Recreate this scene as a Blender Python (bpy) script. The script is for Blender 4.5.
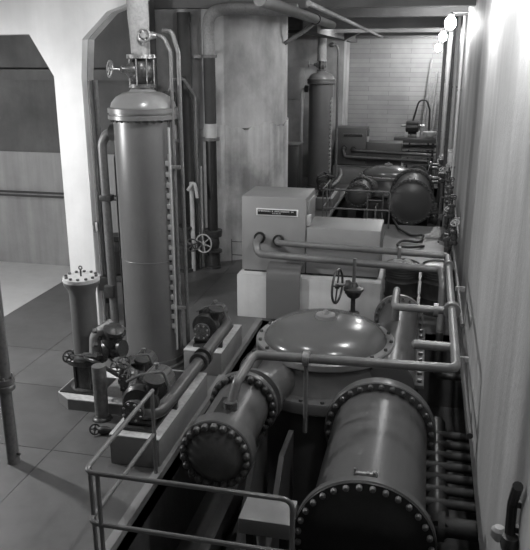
import bpy, bmesh, math, random
import numpy as np
from mathutils import Vector, Matrix, Quaternion
random.seed(7)
PI = math.pi
for o in list(bpy.data.objects): bpy.data.objects.remove(o)
scene = bpy.context.scene
COL = scene.collection

# ------------------------------------------------------------------ camera
F = 700.0; CX, CY = 265.0, 275.0; VX, VY = 432.0, 60.0; H = 4.3
th = math.atan2(CY - VY, F)
c_up = np.array([0, math.cos(th), -math.sin(th)])
c_dy = np.array([VX - CX, CY - VY, F]); c_dy = c_dy / np.linalg.norm(c_dy)
c_dx = np.cross(c_up, c_dy)
M3 = np.stack([c_dx, c_dy, c_up])
cam_data = bpy.data.cameras.new('camera'); cam = bpy.data.objects.new('camera', cam_data); COL.objects.link(cam)
cam_data.sensor_fit = 'HORIZONTAL'; cam_data.sensor_width = 36.0; cam_data.lens = F / 530.0 * 36.0
mw = Matrix.Identity(4)
for i in range(3):
    mw[i][0] = M3[i, 0]; mw[i][1] = M3[i, 1]; mw[i][2] = -M3[i, 2]
mw[2][3] = H
cam.matrix_world = mw
cam_data.clip_end = 200
scene.camera = cam

# ------------------------------------------------------------------ world, lights, exposure
world = bpy.data.worlds.new('world'); scene.world = world; world.use_nodes = True
world.node_tree.nodes['Background'].inputs[0].default_value = (.5, .5, .5, 1)
world.node_tree.nodes['Background'].inputs[1].default_value = 0.02
vs = scene.view_settings
vs.view_transform = 'Standard'; vs.look = 'None'; vs.gamma = 1.0; vs.use_curve_mapping = False; vs.exposure = -0.1

WALL_LAMPS = [(0.44, 9.4, 5.28, 240), (0.33, 16.2, 5.10, 150), (0.27, 22.8, 5.02, 160), (0.20, 29.2, 4.80, 240), (0.42, 6.0, 5.25, 170)]  # last one is added out of view to brighten the near wall
PENDANTS = [(-7.4, 7.3, 3.3, 700), (-1.6, 3.4, 5.3, 22), (-9.6, 11.2, 3.9, 60), (-3.0, 7.4, 5.5, 120), (-2.2, 22.3, 5.5, 130)]  # railing, dome and far-beam pendants are added fill lights, kept out of view
def lamp_light(name, loc, watt, size):
    l = bpy.data.lights.new(name, 'POINT'); l.energy = watt; l.shadow_soft_size = size; l.color = (1, 1, 1)
    o = bpy.data.objects.new(name, l); COL.objects.link(o); o.location = loc
    return o

# ------------------------------------------------------------------ materials
MATS = {}
def nodes_of(name):
    m = bpy.data.materials.new(name); m.use_nodes = True
    nt = m.node_tree; return m, nt, nt.nodes['Principled BSDF']
def g3(v): return (v, v, v, 1)
def paint(name, g, rough=.4, var=.15, scale=3.0, metallic=0.0, bump=.05, bscale=40.0, dirt=0.0):
    m, nt, b = nodes_of(name); N = nt.nodes; L = nt.links
    geo = N.new('ShaderNodeNewGeometry')
    n1 = N.new('ShaderNodeTexNoise'); n1.inputs['Scale'].default_value = scale; n1.inputs['Detail'].default_value = 6; n1.inputs['Roughness'].default_value = .65
    L.new(geo.outputs['Position'], n1.inputs['Vector'])
    r = N.new('ShaderNodeValToRGB'); r.color_ramp.elements[0].position = .3; r.color_ramp.elements[1].position = .72
    r.color_ramp.elements[0].color = g3(g * (1 - var)); r.color_ramp.elements[1].color = g3(g * (1 + var))
    L.new(n1.outputs['Fac'], r.inputs['Fac']); out = r.outputs['Color']
    if dirt > 0:
        n3 = N.new('ShaderNodeTexNoise'); n3.inputs['Scale'].default_value = scale * 5; n3.inputs['Detail'].default_value = 8
        L.new(geo.outputs['Position'], n3.inputs['Vector'])
        r3 = N.new('ShaderNodeValToRGB'); r3.color_ramp.elements[0].position = .38; r3.color_ramp.elements[1].position = .55
        r3.color_ramp.elements[0].color = g3(1 - dirt); r3.color_ramp.elements[1].color = g3(1)
        L.new(n3.outputs['Fac'], r3.inputs['Fac'])
        mx = N.new('ShaderNodeMix'); mx.data_type = 'RGBA'; mx.blend_type = 'MULTIPLY'; mx.inputs['Factor'].default_value = 1
        L.new(out, mx.inputs['A']); L.new(r3.outputs['Color'], mx.inputs['B']); out = mx.outputs['Result']
    L.new(out, b.inputs['Base Color'])
    b.inputs['Roughness'].default_value = rough; b.inputs['Metallic'].default_value = metallic
    if bump > 0:
        n2 = N.new('ShaderNodeTexNoise'); n2.inputs['Scale'].default_value = bscale; n2.inputs['Detail'].default_value = 3
        L.new(geo.outputs['Position'], n2.inputs['Vector'])
        bp = N.new('ShaderNodeBump'); bp.inputs['Strength'].default_value = bump; bp.inputs['Distance'].default_value = .02
        L.new(n2.outputs['Fac'], bp.inputs['Height']); L.new(bp.outputs['Normal'], b.inputs['Normal'])
    MATS[name] = m; return m
def concrete(name, g, var=.25, streak=.25, blotch=.3, rough=.8, boards=0.0, broad=0.0, spread=(1, 1, 1)):
    """poured concrete: cloudy tone, vertical runs, blotchy stains, optional board marks"""
    m, nt, b = nodes_of(name); N = nt.nodes; L = nt.links
    geo = N.new('ShaderNodeNewGeometry')
    def noise(scl, sc, det=6, dist=0.0):
        mp = N.new('ShaderNodeMapping'); mp.inputs['Scale'].default_value = scl; L.new(geo.outputs['Position'], mp.inputs['Vector'])
        n = N.new('ShaderNodeTexNoise'); n.inputs['Scale'].default_value = sc; n.inputs['Detail'].default_value = det
        n.inputs['Roughness'].default_value = .6; n.inputs['Distortion'].default_value = dist
        L.new(mp.outputs['Vector'], n.inputs['Vector']); return n.outputs['Fac']
    def ramp(fac, p0, p1, c0, c1):
        r = N.new('ShaderNodeValToRGB'); r.color_ramp.elements[0].position = p0; r.color_ramp.elements[1].position = p1
        r.color_ramp.elements[0].color = g3(c0); r.color_ramp.elements[1].color = g3(c1); L.new(fac, r.inputs['Fac']); return r.outputs['Color']
    def mult(a, c):
        x = N.new('ShaderNodeMix'); x.data_type = 'RGBA'; x.blend_type = 'MULTIPLY'; x.inputs['Factor'].default_value = 1
        L.new(a, x.inputs['A']); L.new(c, x.inputs['B']); return x.outputs['Result']
    out = ramp(noise(spread, .8, 8), .3, .7, g * (1 - var), g * (1 + var))
    if streak: out = mult(out, ramp(noise((1, 1, .07), 4.5, 8, .1), .3, .7, 1 - streak, 1))
    if blotch: out = mult(out, ramp(noise((1, 1, .8), .9, 7, .2), .36, .58, 1 - blotch, 1))
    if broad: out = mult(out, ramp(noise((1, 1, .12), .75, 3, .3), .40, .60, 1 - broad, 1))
    if boards:
        sx = N.new('ShaderNodeSeparateXYZ'); L.new(geo.outputs['Position'], sx.inputs['Vector'])
        cb = N.new('ShaderNodeCombineXYZ'); L.new(sx.outputs['X'], cb.inputs['X']); L.new(sx.outputs['Z'], cb.inputs['Y'])
        bt = N.new('ShaderNodeTexBrick'); bt.inputs['Scale'].default_value = 1.0; bt.inputs['Brick Width'].default_value = 1.7
        bt.inputs['Row Height'].default_value = .19; bt.inputs['Mortar Size'].default_value = .008
        bt.inputs['Color1'].default_value = g3(1); bt.inputs['Color2'].default_value = g3(1 - boards); bt.inputs['Mortar'].default_value = g3(.55)
        L.new(cb.outputs['Vector'], bt.inputs['Vector']); out = mult(out, bt.outputs['Color'])
    L.new(out, b.inputs['Base Color']); b.inputs['Roughness'].default_value = rough
    bp = N.new('ShaderNodeBump'); bp.inputs['Strength'].default_value = .25; bp.inputs['Distance'].default_value = .02
    L.new(noise((1, 1, 1), 14, 6), bp.inputs['Height']); L.new(bp.outputs['Normal'], b.inputs['Normal'])
    MATS[name] = m; return m
def emit(name, s):
    m, nt, b = nodes_of(name); b.inputs['Base Color'].default_value = g3(.9)
    b.inputs['Emission Color'].default_value = g3(1); b.inputs['Emission Strength'].default_value = s
    MATS[name] = m

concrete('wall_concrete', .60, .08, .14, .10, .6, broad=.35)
concrete('column_concrete', .82, .08, .08, .10, .8)
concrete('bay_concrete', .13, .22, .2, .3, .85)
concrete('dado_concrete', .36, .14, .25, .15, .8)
concrete('tower_concrete', .60, .22, .16, .4, .85)
concrete('tower_low', .66, .3, .35, .5, .85)
concrete('back_concrete', .42, .12, .0, .12, .9, boards=.18)
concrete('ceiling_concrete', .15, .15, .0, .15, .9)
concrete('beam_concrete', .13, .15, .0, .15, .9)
concrete('pit_concrete', .13, .2, .2, .2, .8)
concrete('plinth_white', .70, .08, .10, .10, .75)
paint('floor_slab', .13, .42, .16, .9, bump=.03, dirt=.10)
paint('floor_slab_dark', .115, .40, .18, .9, bump=.03, dirt=.10)
paint('floor_slab_lit', .55, .6, .08, .9, bump=.03, dirt=.05)  # pale tone paints in the lit patch on the bay floor
paint('floor_joint', .07, .9, .1, 1.0)
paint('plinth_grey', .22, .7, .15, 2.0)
paint('plinth_top', .62, .7, .12, 4.0, dirt=.15)
paint('tank_paint', .14, .36, .10, 2.0, bump=.03)
paint('machine_paint', .10, .30, .08, 2.0, bump=.035, bscale=22)
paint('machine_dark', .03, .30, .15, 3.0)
paint('machine_light', .22, .28, .10, 3.0)
paint('dome_paint', .12, .20, .08, 2.0, bump=.03, bscale=18)
paint('cabinet_paint', .27, .45, .05, 1.2, bump=.01)
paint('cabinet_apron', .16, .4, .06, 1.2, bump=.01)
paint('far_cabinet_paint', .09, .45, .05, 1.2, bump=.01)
paint('pipe_paint', .17, .27, .12, 5.0, bump=.03)
paint('pipe_dark', .06, .35, .2, 5.0)
paint('overhead_paint', .17, .75, .12, 4.0)
paint('pipe_grey', .15, .4, .15, 5.0, dirt=.2)
paint('pipe_light', .50, .5, .10, 5.0)
paint('insulation', .33, .75, .12, 5.0, bump=.3, bscale=12, dirt=.15)
paint('insulation_dark', .05, .7, .15, 5.0, bump=.2, bscale=12)
paint('steel', .42, .3, .25, 8.0, metallic=.6, dirt=.25)
paint('cast_iron', .055, .35, .3, 10.0, dirt=.3)
paint('valve_metal', .14, .3, .4, 12.0, metallic=.3, dirt=.4)
paint('bolt_metal', .085, .32, .25, 14.0)
paint('bolt_light', .15, .35, .2, 14.0)
paint('black', .02, .4, .2, 4.0)
paint('rubber', .03, .6, .2, 4.0)
paint('white_enamel', .78, .35, .05, 4.0)
paint('wood', .25, .7, .25, 6.0, dirt=.2)
paint('drum_paint', .045, .3, .2, 4.0)
paint('rubble', .45, .9, .4, 20.0, dirt=.4)
emit('bulb', 40.0)

# ------------------------------------------------------------------ mesh helpers
def frame(d):
    d = Vector(d).normalized(); a = Vector((0, 0, 1)) if abs(d.z) < .9 else Vector((1, 0, 0))
    u = d.cross(a).normalized(); v = u.cross(d).normalized()   # right, up-ish
    return d, u, v
class MB:
    def __init__(s): s.v = []; s.f = []
    def add(s, vs_, fs):
        o = len(s.v); s.v += [tuple(p) for p in vs_]; s.f += [tuple(i + o for i in f) for f in fs]; return s
    def box(s, x0, x1, y0, y1, z0, z1):
        return s.add([(x0, y0, z0), (x1, y0, z0), (x1, y1, z0), (x0, y1, z0), (x0, y0, z1), (x1, y0, z1), (x1, y1, z1), (x0, y1, z1)],
                     [(0, 3, 2, 1), (4, 5, 6, 7), (0, 1, 5, 4), (1, 2, 6, 5), (2, 3, 7, 6), (3, 0, 4, 7)])
    def bbox(s, x0, x1, y0, y1, z0, z1, b=.012):
        """box with chamfered edges"""
        bm = bmesh.new(); bmesh.ops.create_cube(bm, size=1)
        for v in bm.verts: v.co = Vector(((x0 + x1) / 2 + v.co.x * (x1 - x0), (y0 + y1) / 2 + v.co.y * (y1 - y0), (z0 + z1) / 2 + v.co.z * (z1 - z0)))
        bmesh.ops.bevel(bm, geom=list(bm.edges), offset=b, segments=2, affect='EDGES', profile=.5)
        bm.verts.index_update()
        s.add([v.co[:] for v in bm.verts], [[v.index for v in f.verts] for f in bm.faces]); bm.free(); return s
    def lathe(s, prof, o, d=(0, 0, 1), n=24, a0=0.0, a1=2 * PI):
        """prof: list of (radius, distance along d)"""
        d, u, v = frame(d); o = Vector(o); full = abs(a1 - a0 - 2 * PI) < 1e-6
        m = n if full else n + 1; vs_ = []; fs = []
        for (r, h) in prof:
            for k in range(m):
                a = a0 + (a1 - a0) * k / n
                vs_.append(o + d * h + u * (r * math.cos(a)) + v * (r * math.sin(a)))
        for i in range(len(prof) - 1):
            for k in range(n):
                k2 = (k + 1) % m
                fs.append((i * m + k, i * m + k2, (i + 1) * m + k2, (i + 1) * m + k))
        if full:
            if prof[0][0] > 1e-5: fs.append(tuple(range(m))[::-1])
            if prof[-1][0] > 1e-5: fs.append(tuple((len(prof) - 1) * m + k for k in range(m)))
        return s.add(vs_, fs)
    def cyl(s, a, b, r, n=16, r2=None):
        a = Vector(a); b = Vector(b); return s.lathe([(r, 0), (r if r2 is None else r2, (b - a).length)], a, b - a, n)
    def tube(s, pts, r, bend=.0, n=12, seg=5):
        pts = [Vector(p) for p in pts]; path = [pts[0]]
        for i in range(1, len(pts) - 1):
            p = pts[i]; a = (pts[i - 1] - p); c = (pts[i + 1] - p); la, lc = a.length, c.length; a.normalize(); c.normalize()
            ang = a.angle(c)
            if bend <= 0 or ang > PI - .02: path.append(p); continue
            t = min(bend / math.tan(ang / 2), la * .49, lc * .49); p0 = p + a * t; p1 = p + c * t
            for k in range(seg + 1):
                q = k / seg; path.append((1 - q) ** 2 * p0 + 2 * q * (1 - q) * p + q * q * p1)
        path.append(pts[-1]); vs_ = []; fs = []; up = None
        for i, p in enumerate(path):
            t = ((path[i + 1] - p) if i == 0 else (p - path[i - 1]) if i == len(path) - 1 else (path[i + 1] - path[i - 1])).normalized()
            if up is None: up = frame(t)[2]
            up = (up - t * up.dot(t)).normalized(); rt = t.cross(up)
            for k in range(n):
                a = 2 * PI * k / n; vs_.append(p + rt * (r * math.cos(a)) + up * (r * math.sin(a)))
        for i in range(len(path) - 1):
            for k in range(n):
                k2 = (k + 1) % n; fs.append((i * n + k, i * n + k2, (i + 1) * n + k2, (i + 1) * n + k))
        fs.append(tuple(range(n))[::-1]); fs.append(tuple((len(path) - 1) * n + k for k in range(n)))
        return s.add(vs_, fs)
    def torus(s, c, d, R, r, n=28, m=8):
        d, u, v = frame(d); c = Vector(c); vs_ = []; fs = []
        for i in range(n):
            a = 2 * PI * i / n; e = u * math.cos(a) + v * math.sin(a)
            for k in range(m):
                b = 2 * PI * k / m; vs_.append(c + e * (R + r * math.cos(b)) + d * (r * math.sin(b)))
        for i in range(n):
            for k in range(m):
                fs.append((i * m + k, ((i + 1) % n) * m + k, ((i + 1) % n) * m + (k + 1) % m, i * m + (k + 1) % m))
        return s.add(vs_, fs)
    def prism(s, poly, o, u, v, w):
        """polygon of (a,b) in plane o+a*u+b*v, extruded by w"""
        o = Vector(o); u = Vector(u); v = Vector(v); w = Vector(w); n = len(poly)
        a = [o + u * p + v * q for p, q in poly]
        return s.add(a + [p + w for p in a], [tuple(range(n))[::-1], tuple(range(n, 2 * n))] + [(i, (i + 1) % n, (i + 1) % n + n, i + n) for i in range(n)])
    def sphere(s, c, r, n=16, sq=(1, 1, 1)):
        prof = [(max(1e-6, r * math.sin(PI * i / 10)), -r * math.cos(PI * i / 10)) for i in range(11)]
        k = len(s.v); s.lathe(prof, (0, 0, 0), (0, 0, 1), n)
        s.v[k:] = [(c[0] + p[0] * sq[0], c[1] + p[1] * sq[1], c[2] + p[2] * sq[2]) for p in s.v[k:]]
        return s
def origin_of(o):
    p = Vector((0, 0, 0))
    while o is not None: p += o.location; o = o.parent
    return p
def mesh_from(mb, name, mat, off=Vector((0, 0, 0)), ang=35):
    me = bpy.data.meshes.new(name)
    me.from_pydata([tuple(Vector(p) - off) for p in mb.v], [], mb.f); me.update()
    bm = bmesh.new(); bm.from_mesh(me); bmesh.ops.recalc_face_normals(bm, faces=bm.faces); bm.to_mesh(me); bm.free()
    me.shade_smooth(); me.set_sharp_from_angle(angle=math.radians(ang))
    me.materials.append(MATS[mat]); return me
def part(name, mb, mat, parent=None, ang=35):
    """mb is in world coordinates; the object is placed under parent"""
    off = origin_of(parent) if parent else Vector((0, 0, 0))
    o = bpy.data.objects.new(name, mesh_from(mb, name, mat, off, ang)); COL.objects.link(o); o.parent = parent
    return o
def thing(name, label, cat, loc, group=None):
    o = bpy.data.objects.new(name, None); COL.objects.link(o); o.location = loc; o.empty_display_size = .1
    o['label'] = label; o['category'] = cat
    if group: o['group'] = group
    return o
def single(name, mb, mat, label, cat, group=None):
    p = np.array(mb.v); loc = Vector(((p[:, 0].min() + p[:, 0].max()) / 2, (p[:, 1].min() + p[:, 1].max()) / 2, p[:, 2].min()))
    o = bpy.data.objects.new(name, mesh_from(mb, name, mat, loc)); COL.objects.link(o); o.location = loc
    o['label'] = label; o['category'] = cat
    if group: o['group'] = group
    return o
def struct(name, mb, mat, label=None, ang=35):
    o = part(name, mb, mat, None, ang); o['kind'] = 'structure'
    if label: o['label'] = label
    return o
BOLTS = {}
def bolt_mesh(r, h, mat, shape='hex'):
    k = (round(r, 4), round(h, 4), mat, shape)
    if k not in BOLTS:
        mb = MB()
        if shape == 'hex': mb.lathe([(r, 0), (r, h * .75), (r * .8, h)], (0, 0, 0), (0, 0, 1), 6)
        else: mb.lathe([(r, 0), (r, h * .55), (r * .75, h * .88), (r * .3, h)], (0, 0, 0), (0, 0, 1), 10)
        BOLTS[k] = mesh_from(mb, 'bolt', mat)
    return BOLTS[k]
def bolt(parent, pos, d, r=.02, h=.025, mat='bolt_metal', shape='hex', name='bolt'):
    o = bpy.data.objects.new(name, bolt_mesh(r, h, mat, shape)); COL.objects.link(o); o.parent = parent
    o.location = Vector(pos) - origin_of(parent); o.rotation_mode = 'QUATERNION'; o.rotation_quaternion = Vector((0, 0, 1)).rotation_difference(Vector(d).normalized())
    return o
def bolt_ring(parent, c, d, R, n, r=.02, h=.025, mat='bolt_metal', shape='hex', ph=.5, a0=0, a1=360):
    d_, u, v = frame(d)
    for k in range(n):
        a = math.radians(a0 + (a1 - a0) * (k + ph) / n)
        bolt(parent, Vector(c) + u * (R * math.cos(a)) + v * (R * math.sin(a)), d_, r, h, mat, shape)
def wheel(parent, c, d, R, r=.014, mat='cast_iron', spokes=5, name='handwheel'):
    d_, u, v = frame(d); mb = MB().torus(c, d, R, r, 24, 8); c = Vector(c)
    for k in range(spokes):
        a = 2 * PI * k / spokes + .3
        mb.cyl(c, c + (u * math.cos(a) + v * math.sin(a)) * R, r * .75, 6)
    mb.lathe([(r * 2.2, -r * 1.5), (r * 2.2, r * 1.5)], c, d, 10)
    return part(name, mb, mat, parent)
# pixel of the photograph -> point at a known height or depth
def ray(px, py): return M3 @ np.array([px - CX, CY - py, F])
def onz(px, py, z):
    r = ray(px, py); return Vector(((z - H) / r[2] * r[0], (z - H) / r[2] * r[1], z))
def onx(px, py, x):
    r = ray(px, py); t = x / r[0]; return Vector((x, t * r[1], H + t * r[2]))
def ony(px, py, y):
    r = ray(px, py); t = y / r[1]; return Vector((t * r[0], y, H + t * r[2]))

# ================================================================== STRUCTURE
WX = 0.72; PX0, PX1 = -2.60, 1.05; PITS = [(4.90, 11.05), (19.0, 25.1)]; PZ = -1.30
YB = 31.0
fl = struct('floor', MB().box(-12, WX + .4, -3, 4.9, -.30, -.012).box(-12, -2.6, 4.9, 34, -.30, -.012).box(-2.6, WX + .4, 11.05, 19.0, -.30, -.012).box(-2.6, WX + .4, 25.1, 34, -.30, -.012), 'floor_joint')
xs = [-12, -7.02, -5.5, -3.98, -2.6]; ys = [-3, 1, 4.6, 6.4, 7.9, 9.05, 13.6, 18, 22, 26, 31]
GAP = .004
def slab(x0, x1, y0, y1, mat):
    part('slab', MB().box(x0 + GAP, x1 - GAP, y0 + GAP, y1 - GAP, -.012, 0), mat, fl)
for i in range(4):
    for j in range(10):
        mat = 'floor_slab'
        if xs[i + 1] <= -7.0 and 9.05 <= ys[j] < 13: mat = 'floor_slab_lit'
        elif j == 5 or (i, j) in ((1, 2), (2, 3), (0, 3), (3, 4)): mat = 'floor_slab_dark'  # row past the tank has its shade put into the colour; scattered slabs vary
        slab(xs[i], xs[i + 1], ys[j], ys[j + 1], mat)
for (y0, y1) in ((-3, 1), (1, 4.9), (11.05, 13.6), (13.6, 16.3), (16.3, 19.0), (25.1, 31)):
    slab(-2.6, -.9, y0, y1, 'floor_slab'); slab(-.9, WX, y0, y1, 'floor_slab')
for i, (y0, y1) in enumerate(PITS):
    struct('pit_floor' if i == 0 else 'pit_floor.001', MB().box(PX0 - .2, PX1 + .2, y0 - .2, y1 + .2, PZ - .2, PZ), 'pit_concrete')
    w = MB().box(PX0 - .2, PX0, y0 - .2, y1 + .2, PZ, -.012).box(PX1, PX1 + .2, y0 - .2, y1 + .2, PZ, -.02)
    w.box(PX0, PX1, y0 - .2, y0, PZ, -.012).box(PX0, PX1, y1, y1 + .2, PZ, -.012)
    struct('wall_pit' if i == 0 else 'wall_pit.001', w, 'pit_concrete')
    struct('trim_1' if i == 0 else 'trim_2', MB().box(PX0 - .06, PX0 + .03, y0, y1, -.06, .03), 'plinth_grey')
# right wall, thickened by shallow pilasters
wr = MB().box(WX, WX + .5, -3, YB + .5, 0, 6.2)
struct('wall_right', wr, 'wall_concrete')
struct('wall_back', MB().box(-3.6, WX, YB, YB + .4, 0, 6.2), 'back_concrete')
struct('wall_middle', MB().box(-12, -3.12, 26.6, 27.2, 0, 6.2), 'tower_concrete')
struct('wall_side', MB().box(-3.6, -3.4, 27.2, YB, 0, 6.2), 'tower_concrete')
struct('wall_bay', MB().box(-12, -5.35, 13.38, 13.75, 0, 6.2), 'bay_concrete')  # dark tone also paints in the shade behind the column
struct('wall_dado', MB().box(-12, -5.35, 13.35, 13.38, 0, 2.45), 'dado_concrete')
struct('trim_3', MB().box(-12, -5.35, 13.15, 13.38, 3.92, 4.12), 'pit_concrete')
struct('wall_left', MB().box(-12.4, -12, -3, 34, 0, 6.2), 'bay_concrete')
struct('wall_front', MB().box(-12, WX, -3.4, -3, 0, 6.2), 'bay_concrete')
# curved tower
tw = MB().lathe([(2.0, 2.9), (2.0, 5.28)], (-5.22, 16.25, 0), (0, 0, 1), 72)
mb = MB(); rnd = random.Random(4); n = 180; top = []; zz = 2.9
for k in range(n): top.append(2.93 + .05 * math.sin(k * .35) + .03 * math.sin(k * 1.3 + 1) + rnd.uniform(-.012, .012))
vv = []; ff = []
for k in range(n):
    a = 2 * PI * k / n; c, q = math.cos(a), math.sin(a)
    for (r, z) in ((2.03, 0), (2.03, top[k] - .015), (2.02, top[k]), (1.9, top[k])): vv.append((-5.22 + r * c, 16.25 + r * q, z))
    j = (k + 1) % n
    for i in range(3): ff.append((k * 4 + i, j * 4 + i, j * 4 + i + 1, k * 4 + i + 1))
struct('wall_tower_base', mb.add(vv, ff), 'tower_low', 'rougher lower pour of the round concrete tower')
struct('wall_tower', tw, 'tower_concrete', 'big round poured concrete tower with stained lower band')
struct('trim_4', MB().lathe([(2.0, 5.28), (2.14, 5.29), (2.14, 6.0)], (-5.22, 16.25, 0), (0, 0, 1), 60), 'ceiling_concrete')
# ceiling with beams
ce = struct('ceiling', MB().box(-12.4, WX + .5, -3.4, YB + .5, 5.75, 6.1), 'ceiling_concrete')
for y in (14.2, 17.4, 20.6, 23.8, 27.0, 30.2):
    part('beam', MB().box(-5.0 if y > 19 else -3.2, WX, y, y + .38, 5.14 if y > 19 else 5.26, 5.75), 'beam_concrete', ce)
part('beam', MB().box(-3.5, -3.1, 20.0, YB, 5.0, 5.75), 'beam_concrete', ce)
part('haunch', MB().prism([(0, 0), (.9, .45), (.9, .6), (0, .6)], (-3.12, 26.3, 4.95), (1, 0, 0), (0, 0, 1), (0, .5, 0)), 'beam_concrete', ce)
# flared column with its beam
cr = thing('concrete_column', 'tall whitewashed concrete column flaring into a ceiling beam', 'column', (-5.4, 10.4, 0))
Yc = 10.2
poly = [(-5.66, 0), (-5.20, 0), (-5.20, 4.06), (-5.14, 4.60), (-4.72, 4.98), (-4.2, 5.15), (-4.2, 5.75), (-9.6, 5.75), (-9.6, 4.66), (-6.02, 4.68), (-5.66, 4.06)]
part('shaft', MB().prism(poly, (0, Yc, 0), (1, 0, 0), (0, 0, 1), (0, .18, 0)), 'column_concrete', cr)
part('joint_filler', MB().prism([(a + (.015 if a < -5.4 else -.015), b) for a, b in poly], (0, Yc + .18, 0), (1, 0, 0), (0, 0, 1), (0, .025, 0)), 'floor_joint', cr)
part('rear_shaft', MB().prism(poly, (0, Yc + .205, 0), (1, 0, 0), (0, 0, 1), (0, .2, 0)), 'tower_concrete', cr)

# ================================================================== LAMPS
for i, (x, y, z, w) in enumerate(WALL_LAMPS):
    lab = 'glowing wall lamp on a bracket %s' % ('above the near machine', 'beyond the oil drums', 'above the far machine', 'beside the back wall', 'above the near end of the pit, an added unseen light')[i]
    t = thing('wall_lamp', lab, 'lamp', (WX, y, z), 'lamps along the right wall')
    part('bracket', MB().tube([(WX, y, z + .16), (x, y, z + .16), (x, y, z + .10)], .014, .05, 8), 'pipe_grey', t)
    part('cap', MB().lathe([(.03, .20), (.06, .18), (.07, .12)], (x, y, z - .06), (0, 0, 1), 20), 'white_enamel', t)
    emit('globe_%d' % w, w / .566)
    part('opal_globe', MB().sphere((x, y, z - .05), .12, 18, (1, 1, 1.15)), 'globe_%d' % w, t)
for i, (x, y, z, w) in enumerate(PENDANTS):
    lab = ('pendant lamp over the left aisle', 'added unseen fill lamp over the railing corner', 'pendant lamp in the bay left of the column', 'added unseen fill lamp above the near dome', 'added hidden fill lamp between the far beams')[i]
    t = thing('pendant_lamp', lab, 'lamp', (x, y, 5.75))
    part('cord', MB().cyl((x, y, z + .14), (x, y, 5.75), .01, 6), 'black', t)
    part('shade', MB().lathe([(.03, .15), (.06, .12), (.2, .03), (.205, .02), (.19, .03), (.05, .11)], (x, y, z), (0, 0, 1), 20), 'white_enamel', t)
    part('bulb', MB().sphere((x, y, z + .03), .055, 14), 'bulb', t)
    lamp_light('lamp_light', (x, y, z - .08), w, .08)

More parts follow.
